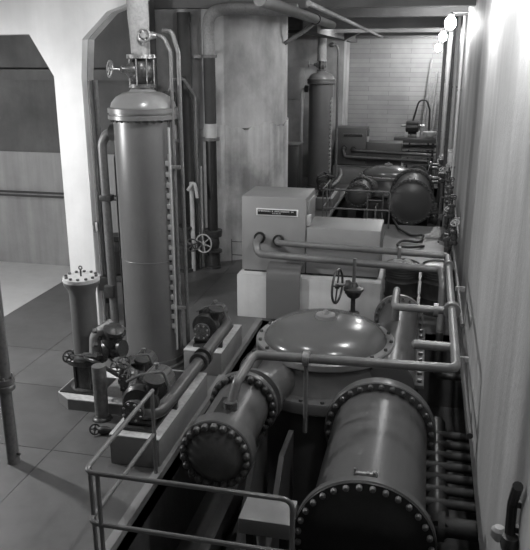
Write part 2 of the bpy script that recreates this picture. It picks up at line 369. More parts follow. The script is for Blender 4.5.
# ================================================================== REFRIGERATION MACHINES
def machine(dy, bz, label, cat='machine', front_y=5.52, rear_y=7.56, far=False):
    t = thing('refrigeration_machine', label, cat, (-1.17, 8.8 + dy, PZ), 'the two sunken machines')
    Y = lambda y: y + dy
    nb = 1.0
    # ---- casing with bolted dome cover
    cx, cy = -1.17, Y(8.8)
    cas = part('casing', MB().lathe([(1.0, -1.30), (1.0, .06), (1.13, .10), (1.17, .13), (1.17, .24), (1.15, .27), (1.02, .29), (.95, .38), (.90, .50), (.88, .62)], (cx, cy, 0), (0, 0, 1), 48), 'machine_paint', t)
    bolt_ring(cas, (cx, cy, .268), (0, 0, 1), 1.10, 26, .03, .035, 'bolt_metal')
    rim = part('cover_flange', MB().lathe([(.80, .60), (.92, .60), (.935, .615), (.935, .69), (.92, .705), (.80, .705)], (cx, cy, 0), (0, 0, 1), 56), 'machine_light', t)
    bolt_ring(rim, (cx, cy, .70), (0, 0, 1), .885, 18, .026, .04, 'bolt_metal')
    R = .83
    prof = [(R * math.sin(a), .70 + .33 * (math.cos(a) - math.cos(PI / 2.15)) ** .9) for a in [PI / 2.15 * (1 - k / 12) for k in range(13)]]
    prof = [(max(r, 1e-4) / math.sin(PI / 2.15) * 1.0, h) for r, h in prof]
    dome = part('dome_cover', MB().lathe([(R, .66)] + prof, (cx, cy, 0), (0, 0, 1), 48), 'dome_paint', t)
    part('lifting_plate', MB().lathe([(.14, .99), (.13, 1.035), (.05, 1.045), (.03, 1.09), (.001, 1.10)], (cx, cy, 0), (0, 0, 1), 20), 'machine_light', dome)
    # ---- big horizontal shell (condenser)
    bx = -.325; r, rf = .555, .66
    sh = part('condenser_shell', MB().lathe([(r, 0), (r, rear_y - front_y)], (bx, Y(front_y), bz), (0, 1, 0), 64), 'machine_paint', t)
    ff = part('front_flange', MB().lathe([(rf - .015, -.01), (rf, .005), (rf, .075), (rf - .015, .09), (r, .09), (r, 0)], (bx, Y(front_y), bz), (0, 1, 0), 64), 'machine_paint', t)
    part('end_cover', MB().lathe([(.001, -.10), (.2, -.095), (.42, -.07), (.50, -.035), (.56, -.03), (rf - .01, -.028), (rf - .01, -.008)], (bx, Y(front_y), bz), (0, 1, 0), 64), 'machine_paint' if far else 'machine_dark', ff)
    bolt_ring(ff, (bx, Y(front_y) - .028, bz), (0, -1, 0), .61, 32, .03, .045, 'bolt_metal' if far else 'bolt_light', 'dome')
    rfl = part('rear_flange', MB().lathe([(r, 0), (rf - .012, 0), (rf, .012), (rf, .09), (r, .09)], (bx, Y(rear_y), bz), (0, 1, 0), 64), 'machine_paint', t)
    bolt_ring(rfl, (bx, Y(rear_y), bz), (0, -1, 0), .608, 30, .034, .05, 'bolt_metal', 'dome')
    part('rear_cone', MB().lathe([(rf - .01, .09), (rf - .01, .17), (.50, .20), (.42, .6), (.40, .8)], (bx, Y(rear_y), bz), (0, 1, 0), 48), 'machine_paint', t)
    yv = Y(front_y) + .16; zt = bz + r
    pc = part('petcock', MB().cyl((bx, yv, zt - .01), (bx, yv, zt + .09), .018, 8).cyl((bx - .12, yv, zt + .07), (bx + .05, yv, zt + .07), .02, 8).sphere((bx + .06, yv, zt + .075), .036, 10).cyl((bx - .12, yv, zt + .04), (bx - .12, yv, zt + .12), .014, 8).cyl((bx + .06, yv, zt + .06), (bx + .06, yv - .05, zt + .14), .012, 8), 'steel', t)
    for k in (-.40, .55):
        part('saddle', MB().prism([(-.5, PZ), (.5, PZ), (.5, bz - .25), (-.5, bz - .25)], (bx, Y((front_y + rear_y) / 2 + k), 0), (1, 0, 0), (0, 0, 1), (0, .12, 0)), 'machine_dark', t)
    # ---- smaller shell on the left
    sx, sz, sy0, sy1 = -1.88, .47, 5.98, 7.08; r, rf = .315, .385
    s2 = part('cooler_shell', MB().lathe([(r, .04), (r, sy1 - sy0)], (sx, Y(sy0), sz), (0, 1, 0), 48), 'machine_paint', t)
    f2 = part('front_flange', MB().lathe([(rf - .012, 0), (rf, .012), (rf, .185), (rf - .012, .2), (r, .2)], (sx, Y(sy0), sz), (0, 1, 0), 48), 'machine_paint', t)
    part('end_cover', MB().lathe([(.001, -.11), (.1, -.104), (.2, -.08), (.26, -.05), (.285, -.02), (.30, -.012), (rf - .02, -.01), (rf - .02, .004)], (sx, Y(sy0), sz), (0, 1, 0), 48), 'machine_paint', f2)
    bolt_ring(f2, (sx, Y(sy0) - .01, sz), (0, -1, 0), .332, 22, .038, .06, 'bolt_metal', 'dome')
    f3 = part('rear_flange', MB().lathe([(r, 0), (rf, 0), (rf + .012, .012), (rf + .012, .075), (r, .075)], (sx, Y(sy1), sz), (0, 1, 0), 48), 'machine_paint', t)
    bolt_ring(f3, (sx, Y(sy1), sz), (0, -1, 0), .358, 22, .038, .06, 'bolt_metal', 'dome')
    part('transition_cone', MB().lathe([(rf, .08), (rf, .15), (.29, .17), (.29, .30), (.35, .31), (.35, .37), (.26, .40), (.26, .8), (.34, 1.2)], (sx, Y(sy1), sz - .02), (.22, 1, -.08), 40), 'machine_paint', t)
    part('vent_boss', MB().lathe([(.06, -.03), (.06, .03), (.035, .04), (.035, .08)], (sx + .05, Y(6.45), sz + r), (0, 0, 1), 14), 'valve_metal', t)
    part('shell_nameplate', MB().box(sx - .10, sx + .06, Y(6.20), Y(6.62), sz + r - .012, sz + r + .012), 'machine_dark', t)
    # ---- return duct behind, along the wall
    dx, dz = -.25, .38
    part('duct', MB().lathe([(.30, 0), (.30, 2.6)], (dx, Y(8.2), dz), (0, 1, 0), 40), 'machine_paint', t)
    fd = part('duct_flange', MB().lathe([(.30, 0), (.385, 0), (.385, .07), (.36, .10), (.30, .16), (.001, .2)], (dx, Y(10.62), dz), (0, 1, 0), 40), 'machine_light', t)
    bolt_ring(fd, (dx, Y(10.62), dz), (0, -1, 0), .345, 20, .022, .04, 'bolt_metal', 'dome')
    stp = part('side_flange', MB().bbox(.05, .17, Y(8.3), Y(10.3), .30, .36, .01), 'machine_paint', t)
    for k in range(9): bolt(stp, (.11, Y(8.40 + k * .22), .36), (0, 0, 1), .034, .04)
    part('side_flange_web', MB().box(-.1, .1, Y(8.3), Y(10.3), .05, .30), 'machine_dark', t)
    # ---- pipes from the condenser to the wall
    for k in range(7):
        yy = Y(6.55 + k * .24); part('tube_stub', MB().cyl((.10, yy, min(bz, .07) - .17), (1.03, yy, min(bz, .07) - .17), .05, 12), 'insulation_dark', t)
    part('drain_pipe', MB().cyl((.20, Y(6.28), -.22), (1.03, Y(6.28), -.22), .10, 18).cyl((.36, Y(6.28), -.22), (.43, Y(6.28), -.22), .15, 18), 'insulation_dark', t)
    part('header', MB().lathe([(.12, 0), (.12, 2.2)], (.36, Y(6.2), -.22), (0, 1, 0), 20), 'machine_dark', t)
    # ---- bed frame
    bed = MB().box(-2.2, -2.08, Y(5.6), Y(9.4), PZ, PZ + .35).box(-1.05, -.95, Y(5.5), Y(8), PZ, PZ + .5).box(-2.2, -.95, Y(5.45), Y(5.6), PZ, PZ + .4)
    bed.prism([(0, 0), (1.9, 0), (1.9, 1.25), (1.3, 1.25)], (-1.42, Y(5.65), PZ), (0, 1, 0), (0, 0, 1), (.06, 0, 0))
    bed.prism([(0, 0), (1.9, 0), (1.9, 1.25), (1.3, 1.25)], (-1.75, Y(5.65), PZ), (0, 1, 0), (0, 0, 1), (.06, 0, 0))
    part('bed_frame', bed, 'machine_paint', t)
    bb = part('bed_pan', MB().box(-1.7, -1.4, Y(5.62), Y(7.0), PZ + .30, PZ + .36), 'machine_light', t)
    if not far:
        p0 = ony(238, 518, 5.36); p1 = ony(290, 541, 5.36)
        part('drip_tray', MB().bbox(p0.x, p1.x, 5.36, 5.75, p1.z, p0.z, .01), 'machine_light', t)
        part('tray_leg', MB().box(p0.x + .05, p0.x + .12, 5.45, 5.6, PZ, p1.z), 'machine_dark', t); part('tray_leg', MB().box(p1.x - .12, p1.x - .05, 5.45, 5.6, PZ, p1.z), 'machine_dark', t)
    return t
LB = 14.6
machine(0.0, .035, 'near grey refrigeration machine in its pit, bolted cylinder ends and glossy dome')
machine(LB, .42, 'far grey refrigeration machine in its pit behind the second railing', far=True)

def railing(dy, label, ladder=False):
    t = thing('pipe_railing', label, 'railing', (-1.7, 4.66 + dy, 0))
    y = 4.66 + dy
    for z, nm in ((1.0, 'top_rail'), (.5, 'middle_rail')):
        part(nm, MB().tube([(-2.62, y + 1.55, z), (-2.62, y, z), (-.84, y, z), (-.84, y, z - .98 if z > .9 else z - .1)], .022, .10, 10), 'pipe_paint', t)
    for x, yy in ((-2.62, y + 1.53), (-2.62, y + .10), (-2.50, y)):
        part('post', MB().cyl((x, yy, 0), (x, yy, 1.0), .02, 10).lathe([(.05, 0), (.05, .012), (.024, .03)], (x, yy, 0), (0, 0, 1), 14), 'pipe_paint', t)
    if ladder:
        for x in (-1.42, -1.02): part('ladder_rail', MB().cyl((x, y + .03, 0), (x, y + .03, .95), .022, 8), 'pipe_grey', t)
        for z in (.25, .5, .75): part('rung', MB().cyl((-1.42, y + .03, z), (-1.02, y + .03, z), .016, 8), 'pipe_grey', t)
    return t
railing(0, 'low grey pipe railing bent around the near pit corner')
railing(13.75, 'grey pipe railing with ladder at the far pit', True)

# ---- gear operated valve behind the near dome
def gear_valve(dy, label):
    t = thing('gear_valve', label, 'valve', (-.92, 9.78 + dy, .4)); y = 9.78 + dy
    wheel(t, (-1.14, y, 1.12), (1, -.19, 0), .25, .018, 'cast_iron', 4)
    part('shaft', MB().cyl((-1.17, y, 1.15), (-.92, y, 1.15), .018, 8), 'steel', t)
    part('gearbox', MB().lathe([(.04, -.13), (.09, -.10), (.13, -.02), (.15, .0), (.15, .03), (.07, .06), (.04, .12)], (-.90, y, 1.08), (0, 0, 1), 20).lathe([(.10, 0), (.11, .05), (.05, .12)], (-1.02, y, 1.12), (1, 0, 0), 16), 'cast_iron', t)
    part('indicator_rod', MB().cyl((-.90, y, 1.15), (-.90, y, 1.56), .026, 10), 'pipe_grey', t)
    part('stem', MB().cyl((-.90, y, .45), (-.90, y, 1.0), .035, 10).lathe([(.10, 0), (.10, .05)], (-.90, y, .68), (0, 0, 1), 12), 'cast_iron', t)
gear_valve(0, 'upright valve with dark handwheel behind the near dome')

# ---- lube pipes looping round the near machine
def coupling(parent, c, d, R=.09, w=.045, mat='pipe_paint', gap=.05):
    c = Vector(c); d_ = Vector(d).normalized(); mb = MB()
    for s in (-1, 1): mb.lathe([(R, -w / 2), (R, w / 2)], c + d_ * (gap / 2 * s), d, 18)
    return part('coupling', mb, mat, parent)
t = thing('looped_pipe', 'grey pipe looping from the near cabinet round to the bolted cooler', 'pipe', (-.6, 9, 1.2))
part('pipe_run', MB().tube([(-2.35, 11.38, 1.38), (-2.35, 11.15, 1.37), (.45, 11.15, 1.31), (.46, 7.02, 1.20), (-1.70, 6.90, 1.20), (-1.80, 6.55, 1.02), (-1.84, 6.42, .78)], .052, .10, 16), 'pipe_paint', t)
coupling(t, (.46, 8.80, 1.222), (0, 1, 0), .11, .05)
coupling(t, (.455, 10.6, 1.30), (0, 1, 0), .085, .04)
part('branch_pipe', MB().tube([(.44, 8.80, 1.21), (-.27, 8.80, 1.21), (-.27, 9.55, 1.21), (-.27, 9.75, .68)], .05, .08, 14), 'pipe_paint', t)
coupling(t, (.26, 8.80, 1.21), (1, 0, 0), .09, .03, 'pipe_paint', .03)
part('thin_lead', MB().cyl((-1.84, 6.42, .76), (-1.84, 6.42, .86), .075, 14), 'valve_metal', t)
part('capped_stub', MB().lathe([(.001, -.02), (.03, -.015), (.055, .01), (.055, .45)], (.0, 7.62, 1.19), (1, 0, 0), 16), 'pipe_paint', t)
part('pipe_clamp', MB().lathe([(.08, -.035), (.08, .035)], (-1.12, 6.93, 1.20), (1, 0, 0), 16), 'steel', t)
part('hanger_rod', MB().tube([(-1.12, 6.93, 1.2), (-1.12, 6.93, .30)], .025, .08, 10), 'pipe_paint', t)
part('pipe_clamp', MB().bbox(-.34, -.28, 11.06, 11.22, 1.24, 1.42, .01), 'pipe_paint', t)
t = thing('cabinet_pipe', 'thick dark grey pipe running along the near cabinet front', 'pipe', (-1.1, 11, 1.2))
part('pipe_run', MB().tube([(-2.68, 11.38, 1.40), (-2.68, 11.06, 1.36), (-2.62, 10.98, 1.20), (.36, 10.98, 1.12), (.38, 10.3, 1.10), (.38, 10.1, .4)], .062, .12, 16), 'pipe_paint', t)
part('pipe_foot', MB().tube([(.38, 10.1, .45), (.38, 10.1, -.3), (.9, 10.1, -.3)], .055, .1, 12), 'pipe_dark', t)

# ================================================================== CONTROL CABINETS
def cabinet(dy, label, mat, sign, far=False):
    t = thing('control_cabinet', label, 'cabinet', (-1.8, 11.9 + dy, .77), 'the two stepped cabinets'); y = 11.36 + dy
    b = part('tall_housing', MB().bbox(-3.0, -1.89, y, y + 1.0, .80, 2.10, .015), mat, t)
    part('base_strip', MB().box(-2.97, -.66, y + .03, y + .97, .77, .80), 'machine_dark', t)
    part('low_housing', MB().bbox(-1.88, -.64, y + .02, y + .95, .80, 1.60, .015), mat, t)
    part('side_lid', MB().bbox(-1.888, -1.86, y + .12, y + .85, 1.72, 2.02, .008), mat, t)
    part('hinge_box', MB().bbox(-1.89, -1.82, y + .06, y + .20, 1.62, 1.80, .01), 'pipe_light', t)
    for x, z in ((-2.68, 1.39), (-2.35, 1.36)):
        part('pipe_collar', MB().lathe([(.10, -.03), (.10, 0)], (x, y, z), (0, 1, 0), 18), 'machine_dark', t)
    n = part('sign_plate', MB().bbox(-2.74, -2.02, y - .014, y + .01, 1.78, 1.90, .004), 'pipe_grey' if far else 'white_enamel', t)
    part('sign_field', MB().box(-2.715, -2.045, y - .018, y - .012, 1.796, 1.884), 'black', n)
    mb = MB(); rnd = random.Random(3); x = -2.70
    for wlen in (11, 11, 2):     # two rows of lettering too small to read: letter-sized strokes
        for k in range(wlen):
            mb.box(x, x + .006, y - .0205, y - .0175, 1.848, 1.872)
            if rnd.random() < .7: mb.box(x, x + .016, y - .0205, y - .0175, 1.867 if rnd.random() < .5 else 1.848, 1.872 if rnd.random() < .5 else 1.853)
            if rnd.random() < .6: mb.box(x + .012, x + .017, y - .0205, y - .0175, 1.848, 1.872)
            x += .0235
        x += .022
    x = -2.46
    for k in range(7):
        mb.box(x, x + .006, y - .0205, y - .0175, 1.812, 1.834)
        if k % 2: mb.box(x, x + .015, y - .0205, y - .0175, 1.829, 1.834)
        x += .0225
    part('lettering', mb, 'pipe_grey' if far else 'white_enamel', n)['kind'] = 'stuff'
    ap = []
    for a, z in ((.02, .98), (-.06, .98), (-.18, .955), (-.27, .90), (-.31, .82), (-.32, .72), (-.32, .04)): ap.append((a, z))
    ap2 = ap + [(-.29, .04), (-.29, .72), (-.28, .81), (-.245, .885), (-.17, .93), (-.06, .955), (.02, .955)]
    if not far: part('front_apron', MB().prism(ap2, (-2.50, y, 0), (0, 1, 0), (0, 0, 1), (.58, 0, 0)), 'cabinet_apron', t, 60)
    return t
cabinet(0, 'near pale grey stepped control cabinet with black nameplate on white plinth', 'cabinet_paint', True)
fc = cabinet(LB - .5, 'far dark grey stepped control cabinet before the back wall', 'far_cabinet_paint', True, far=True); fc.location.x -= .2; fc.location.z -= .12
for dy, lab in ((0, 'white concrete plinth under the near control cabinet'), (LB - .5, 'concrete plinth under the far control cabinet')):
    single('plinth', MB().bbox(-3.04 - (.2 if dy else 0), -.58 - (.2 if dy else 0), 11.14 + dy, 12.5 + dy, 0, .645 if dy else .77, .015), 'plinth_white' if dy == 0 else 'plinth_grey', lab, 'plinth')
t = thing('cabinet_pipe', 'two dark pipes bending out of the far cabinet', 'pipe', (-1.1, 11 + LB - .5, 1.2)); dy = LB - .5; fp = t
part('pipe_run', MB().tube([(-2.35, 11.38 + dy, 1.36), (-2.35, 11.15 + dy, 1.33), (.3, 11.15 + dy, 1.24)], .058, .12, 12), 'pipe_dark', t)
part('pipe_run', MB().tube([(-2.68, 11.38 + dy, 1.40), (-2.68, 11.06 + dy, 1.36), (-2.62, 10.98 + dy, 1.12), (.3, 10.98 + dy, 1.05)], .062, .12, 12), 'pipe_dark', t)

fp.location.x -= .2; fp.location.z -= .12

# ================================================================== TALL TANKS
def gate_valve(base, r, h, wheel_dir, wheel_at, label, group=None, wr=.1):
    """valve body standing on base; handwheel out to the side"""
    t = thing('gate_valve', label, 'valve', base, group); b = Vector(base)
    part('body', MB().lathe([(r * .95, 0), (r * 1.0, .02), (r * .7, .05), (r * .95, h * .22), (r * 1.2, h * .36), (r * 1.2, h * .66), (r * .95, h * .8), (r * .75, h * .9)], b, (0, 0, 1), 24), 'cast_iron', t)
    f = part('bottom_flange', MB().lathe([(r * 1.25, 0), (r * 1.25, .045)], b, (0, 0, 1), 24), 'valve_metal', t)
    f2 = part('top_flange', MB().lathe([(r * 1.35, 0), (r * 1.35, .05)], b + Vector((0, 0, h - .05)), (0, 0, 1), 24), 'steel', t)
    for k in range(8):
        a = 2 * PI * k / 8; p = b + Vector((math.cos(a) * r * 1.22, math.sin(a) * r * 1.22, .03))
        part('stud', MB().cyl(p, p + Vector((0, 0, h - .06)), .009, 6), 'steel', t)
    d = Vector(wheel_dir).normalized(); c = b + Vector((0, 0, h * .5)); w = b + Vector(wheel_at)
    part('bonnet', MB().lathe([(r * .85, 0), (r * .75, .08), (r * .4, .13), (r * .3, .2)], c + d * r * .6, d, 16), 'valve_metal', t)
    part('stem', MB().cyl(c, w, .016, 8), 'steel', t)
    wheel(t, w, d, wr, .014, 'steel', 5)
    return t
def tall_tank(x, y, tag, far):
    t = thing('tall_tank', '%s tall grey cylindrical tank with bolted domed top' % ('near' if not far else 'far'), 'tank', (x, y, 0), 'the two tall tanks')
    n = 48
    part('shell', MB().lathe([(.41, .12), (.41, 3.56)], (x, y, 0), (0, 0, 1), n), 'tank_paint', t)
    part('weld_seam', MB().torus((x, y, 1.62), (0, 0, 1), .41, .006, 48, 6), 'tank_paint', t)
    part('skirt', MB().lathe([(.47, 0), (.47, .05), (.43, .06), (.43, .14)], (x, y, 0), (0, 0, 1), n), 'tank_paint', t)
    fl_ = part('top_flange', MB().lathe([(.41, 3.52), (.475, 3.55), (.475, 3.60), (.46, 3.605), (.46, 3.625), (.475, 3.63), (.475, 3.69), (.44, 3.70)], (x, y, 0), (0, 0, 1), n), 'tank_paint', t)
    bolt_ring(fl_, (x, y, 3.545), (0, 0, -1), .445, 30, .016, .03, 'bolt_metal')
    hd = part('domed_head', MB().lathe([(.44, 3.69), (.42, 3.76), (.36, 3.83), (.27, 3.88), (.18, 3.90), (.14, 3.95), (.001, 3.96)], (x, y, 0), (0, 0, 1), n), 'machine_light', t)
    # sight gauge
    gx, gy = x + .385, y - .165
    g = part('sight_gauge', MB().cyl((gx + .02, gy - .03, .55), (gx + .02, gy - .03, 3.1), .016, 8), 'pipe_light', t)
    for k in range(17): part('gauge_bracket', MB().bbox(gx - .03, gx + .035, gy - .05, gy + .0, .62 + k * .145, .69 + k * .145, .006), 'pipe_light', g)
    return t
TA = (-3.74, 9.05); TB = (-3.60, 9.05 + 15.3)
tall_tank(*TA, 'A', False); tall_tank(*TB, 'B', True)
gate_valve((TA[0], TA[1], 3.95), .14, .42, (-.8, -.75, .1), (-.36, -.2, .24), 'gate valve with spoked wheel on top of the near tall tank')
gate_valve((TB[0], TB[1], 3.95), .125, .36, (-1, -.25, .1), (-.42, -.12, .22), 'gate valve on top of the far tall tank')
single('insulated_riser', MB().lathe([(.125, 0), (.13, .3), (.14, .45), (.135, 1.36)], (TA[0], TA[1], 4.37), (-.02, 0, 1), 20), 'insulation', 'pale insulated riser pipe above the near tank valve', 'pipe')
single('insulated_riser', MB().lathe([(.15, 0), (.155, .3), (.15, .74)], (TB[0], TB[1], 4.31), (0, 0, 1), 18), 'insulation', 'pale insulated riser pipe above the far tank valve', 'pipe')
# pipes at the near tank
t = thing('tank_drain_pipe', 'pipe bending out of the near tank and down beside the column', 'pipe', (-4.25, 8.9, 0))
part('pipe_run', MB().tube([(-4.06, 8.95, 3.36), (-4.24, 8.93, 3.36), (-4.32, 8.93, 3.2), (-4.30, 8.93, .45)], .062, .13, 14), 'pipe_grey', t)
part('nozzle_flange', MB().lathe([(.11, 0), (.11, .09)], (-4.18, 8.94, 3.36), (1, 0, 0), 18), 'cast_iron', t)
part('pipe_clamp', MB().bbox(-4.39, -4.22, 8.86, 9.0, 2.42, 2.50, .008), 'cast_iron', t)
part('parallel_pipe', MB().tube([(-4.10, 9.05, 3.2), (-4.18, 9.05, 3.0), (-4.18, 9.05, .5)], .035, .05, 10), 'pipe_grey', t)
part('pipe_clamp', MB().bbox(-4.38, -4.24, 8.80, 8.88, 1.02, 1.20, .008), 'cast_iron', t)
def tank_side(x, y, far, lab):
    t = thing('gauge_piping', lab, 'pipe', (x + .55, y, 0))
    part('tall_pipe', MB().tube([(x + .20, y - .1, 4.60), (x + .36, y - .1, 4.60), (x + .45, y - .1, 4.40), (x + .45, y - .12, 3.0), (x + .45, y - .12, .30)], .024, .12, 10), 'pipe_grey', t)
    part('tall_pipe', MB().tube([(x + .32, y + .0, 4.66), (x + .44, y + .0, 4.66), (x + .52, y + .0, 4.4), (x + .52, y + .0, .30)], .028, .14, 10), 'pipe_grey', t)
    part('tall_pipe', MB().cyl((x + .42, y - .2, .3), (x + .42, y - .2, 3.45), .018, 8), 'pipe_light', t)
    for z in (.9, 2.9): part('pipe_clamp', MB().bbox(x + .36, x + .55, y - .17, y - .13, z, z + .05, .006), 'steel', t)
    wheel(t, (x + .12, y - .16, 4.60), (.2, -1, .1), .075, .018, 'steel', 6)
    part('stop_valve', MB().lathe([(.03, 0), (.05, .04), (.05, .09), (.03, .14)], (x + .13, y - .1, 4.60), (1, 0, 0), 12), 'steel', t)
tank_side(*TA, False, 'thin gauge pipes running down beside the near tall tank')
t = thing('tank_drain_pipe', 'pipe bending out of the far tank and down', 'pipe', (-4.2, TB[1], 0))
part('pipe_run', MB().tube([(-3.98, TB[1], 3.36), (-4.22, TB[1], 3.36), (-4.26, TB[1], 3.2), (-4.26, TB[1], .3)], .055, .10, 10), 'pipe_light', t)
part('valve', MB().lathe([(.12, 0), (.12, .12)], (-4.16, TB[1], 3.36), (1, 0, 0), 12), 'cast_iron', t)
t = thing('vent_pipe', 'thin vent pipe arched beside the far tall tank', 'pipe', (-3.0, TB[1], 0))
part('pipe_run', MB().tube([(-3.4, TB[1], 4.78), (-3.1, TB[1], 4.78), (-3.05, TB[1], 4.6), (-3.02, TB[1], .3)], .045, .10, 10), 'pipe_grey', t)
part('valve', MB().lathe([(.05, 0), (.08, .04), (.08, .12), (.05, .16)], (-3.36, TB[1], 4.78), (1, 0, 0), 12), 'cast_iron', t)

# ================================================================== SMALL VERTICAL VESSEL and its plinth
poly = [(-4.49, 7.50), (-4.27, 7.34), (-3.22, 7.34), (-3.22, 8.35), (-4.49, 8.35)]
t = thing('corner_plinth', 'low grey plinth with chamfered corner and white painted top', 'plinth', (-3.9, 7.8, 0))
part('block', MB().prism(poly, (0, 0, 0), (1, 0, 0), (0, 1, 0), (0, 0, .14)), 'plinth_grey', t)
part('pedestal', MB().bbox(-3.52, -3.24, 7.36, 8.02, .152, .36, .01), 'plinth_grey', t)
part('painted_top', MB().prism([(a * .995 - .02, b * .998 + .016) for a, b in poly], (0, 0, .14), (1, 0, 0), (0, 1, 0), (0, 0, .012)), 'plinth_top', t)
vx, vy = -4.16, 7.75
t = thing('vertical_strainer', 'slim dark upright vessel with pale bolted lid beside the column', 'vessel', (vx, vy, .15))
part('body', MB().lathe([(.165, .62), (.165, 1.44), (.18, 1.52), (.225, 1.58), (.23, 1.63)], (vx, vy, 0), (0, 0, 1), 32), 'tank_paint', t)
f = part('lid', MB().lathe([(.232, 1.63), (.232, 1.675), (.1, 1.68), (.001, 1.68)], (vx, vy, 0), (0, 0, 1), 32), 'plinth_top', t)
bolt_ring(f, (vx, vy, 1.677), (0, 0, 1), .19, 12, .02, .025, 'bolt_metal')
part('eye_bolt', MB().cyl((vx, vy, 1.68), (vx, vy, 1.78), .012, 8).torus((vx, vy, 1.79), (0, 1, 0), .022, .008, 12, 6), 'cast_iron', t)
part('middle_flange', MB().lathe([(.27, .54), (.28, .55), (.28, .61), (.27, .62), (.19, .64)], (vx, vy, 0), (0, 0, 1), 32), 'cast_iron', t)
part('lower_casing', MB().lathe([(.24, .152), (.24, .18), (.19, .2), (.19, .54)], (vx, vy, 0), (0, 0, 1), 24), 'cast_iron', t)
for k in range(6):
    a = k * PI / 3; part('rib', MB().box(vx + math.cos(a) * .2 - .015, vx + math.cos(a) * .2 + .015, vy + math.sin(a) * .2 - .015, vy + math.sin(a) * .2 + .015, .18, .55), 'cast_iron', t)
part('base_plate', MB().bbox(vx - .3, vx + .26, vy - .26, vy + .26, .152, .172, .005), 'machine_dark', t)
# valve cluster at the vessel's side
t = thing('valve_manifold', 'cluster of dark valves and elbows beside the slim vessel', 'valve', (-3.85, 7.65, .15))
part('bend', MB().tube([(-3.98, 7.62, .66), (-3.96, 7.62, .95), (-3.74, 7.66, 1.10)], .075, .16, 14), 'insulation', t)
part('bend_flange', MB().lathe([(.15, 0), (.15, .05)], (-3.98, 7.62, .66), (0, 0, 1), 18), 'valve_metal', t)
mb = MB().lathe([(.05, 0), (.12, .05), (.13, .14), (.10, .2), (.13, .24), (.13, .29), (.06, .33)], (-3.76, 7.64, .80), (.3, -.2, 1), 18)
mb.lathe([(.12, 0), (.12, .05), (.07, .08), (.07, .2), (.11, .22), (.11, .26)], (-3.80, 7.60, .78), (1, -.2, .2), 14).sphere((-3.68, 7.6, .78), .1, 12)
part('valve_bodies', mb, 'cast_iron', t)
for (c, d, r) in (((-4.26, 7.44, .70), (1, -.6, 0), .075), ((-3.60, 7.45, .62), (.2, -.3, 1), .085), ((-3.62, 7.62, 1.02), (.6, -.6, .4), .075)):
    wheel(t, c, d, r, .012, 'cast_iron', 5)
    part('stem', MB().cyl(c, Vector(c) + (Vector((-3.85, 7.62, .72)) - Vector(c)) * .75, .014, 8), 'steel', t)
part('cross_pipe', MB().tube([(-4.02, 7.5, .66), (-3.9, 7.45, .66), (-3.6, 7.42, .52), (-3.35, 7.4, .45)], .026, .08, 10), 'cast_iron', t)
part('drain_rod', MB().tube([(-3.72, 7.36, .62), (-3.72, 7.34, .2), (-3.70, 7.30, .02)], .012, .03, 8), 'black', t)
for k in range(8):
    a = random.random() * 6.28; p = Vector((-3.80 + .1 * math.cos(a), 7.55 + .08 * math.sin(a), .62 + .06 * k))
    part('nut', MB().lathe([(.035, 0), (.035, .05)], p, (math.cos(a), -1, .3), 6), 'valve_metal', t)
t = thing('stand_pipe', 'short pale upright pipe going into the floor beside the plinth', 'pipe', (-3.72, 7.22, 0))
part('pipe_run', MB().lathe([(.09, 0), (.085, .02), (.088, .70), (.084, .72)], (-3.74, 7.22, 0), (0, 0, 1), 20), 'pipe_grey', t)
part('floor_collar', MB().lathe([(.13, 0), (.12, .02), (.085, .04)], (-3.74, 7.22, 0), (0, 0, 1), 20), 'cast_iron', t)
t = thing('floor_valve', 'small handwheel valve lying low on the floor slabs', 'valve', (-3.75, 6.85, 0))
p = onz(95, 430, .06); wheel(t, (p.x, p.y, .07), (.5, -.6, .6), .06, .010, 'black', 4)
part('body', MB().lathe([(.03, 0), (.05, .03), (.05, .10), (.03, .16), (.03, .3)], (p.x + .03, p.y + .02, .05), (1, .25, 0), 12), 'cast_iron', t)

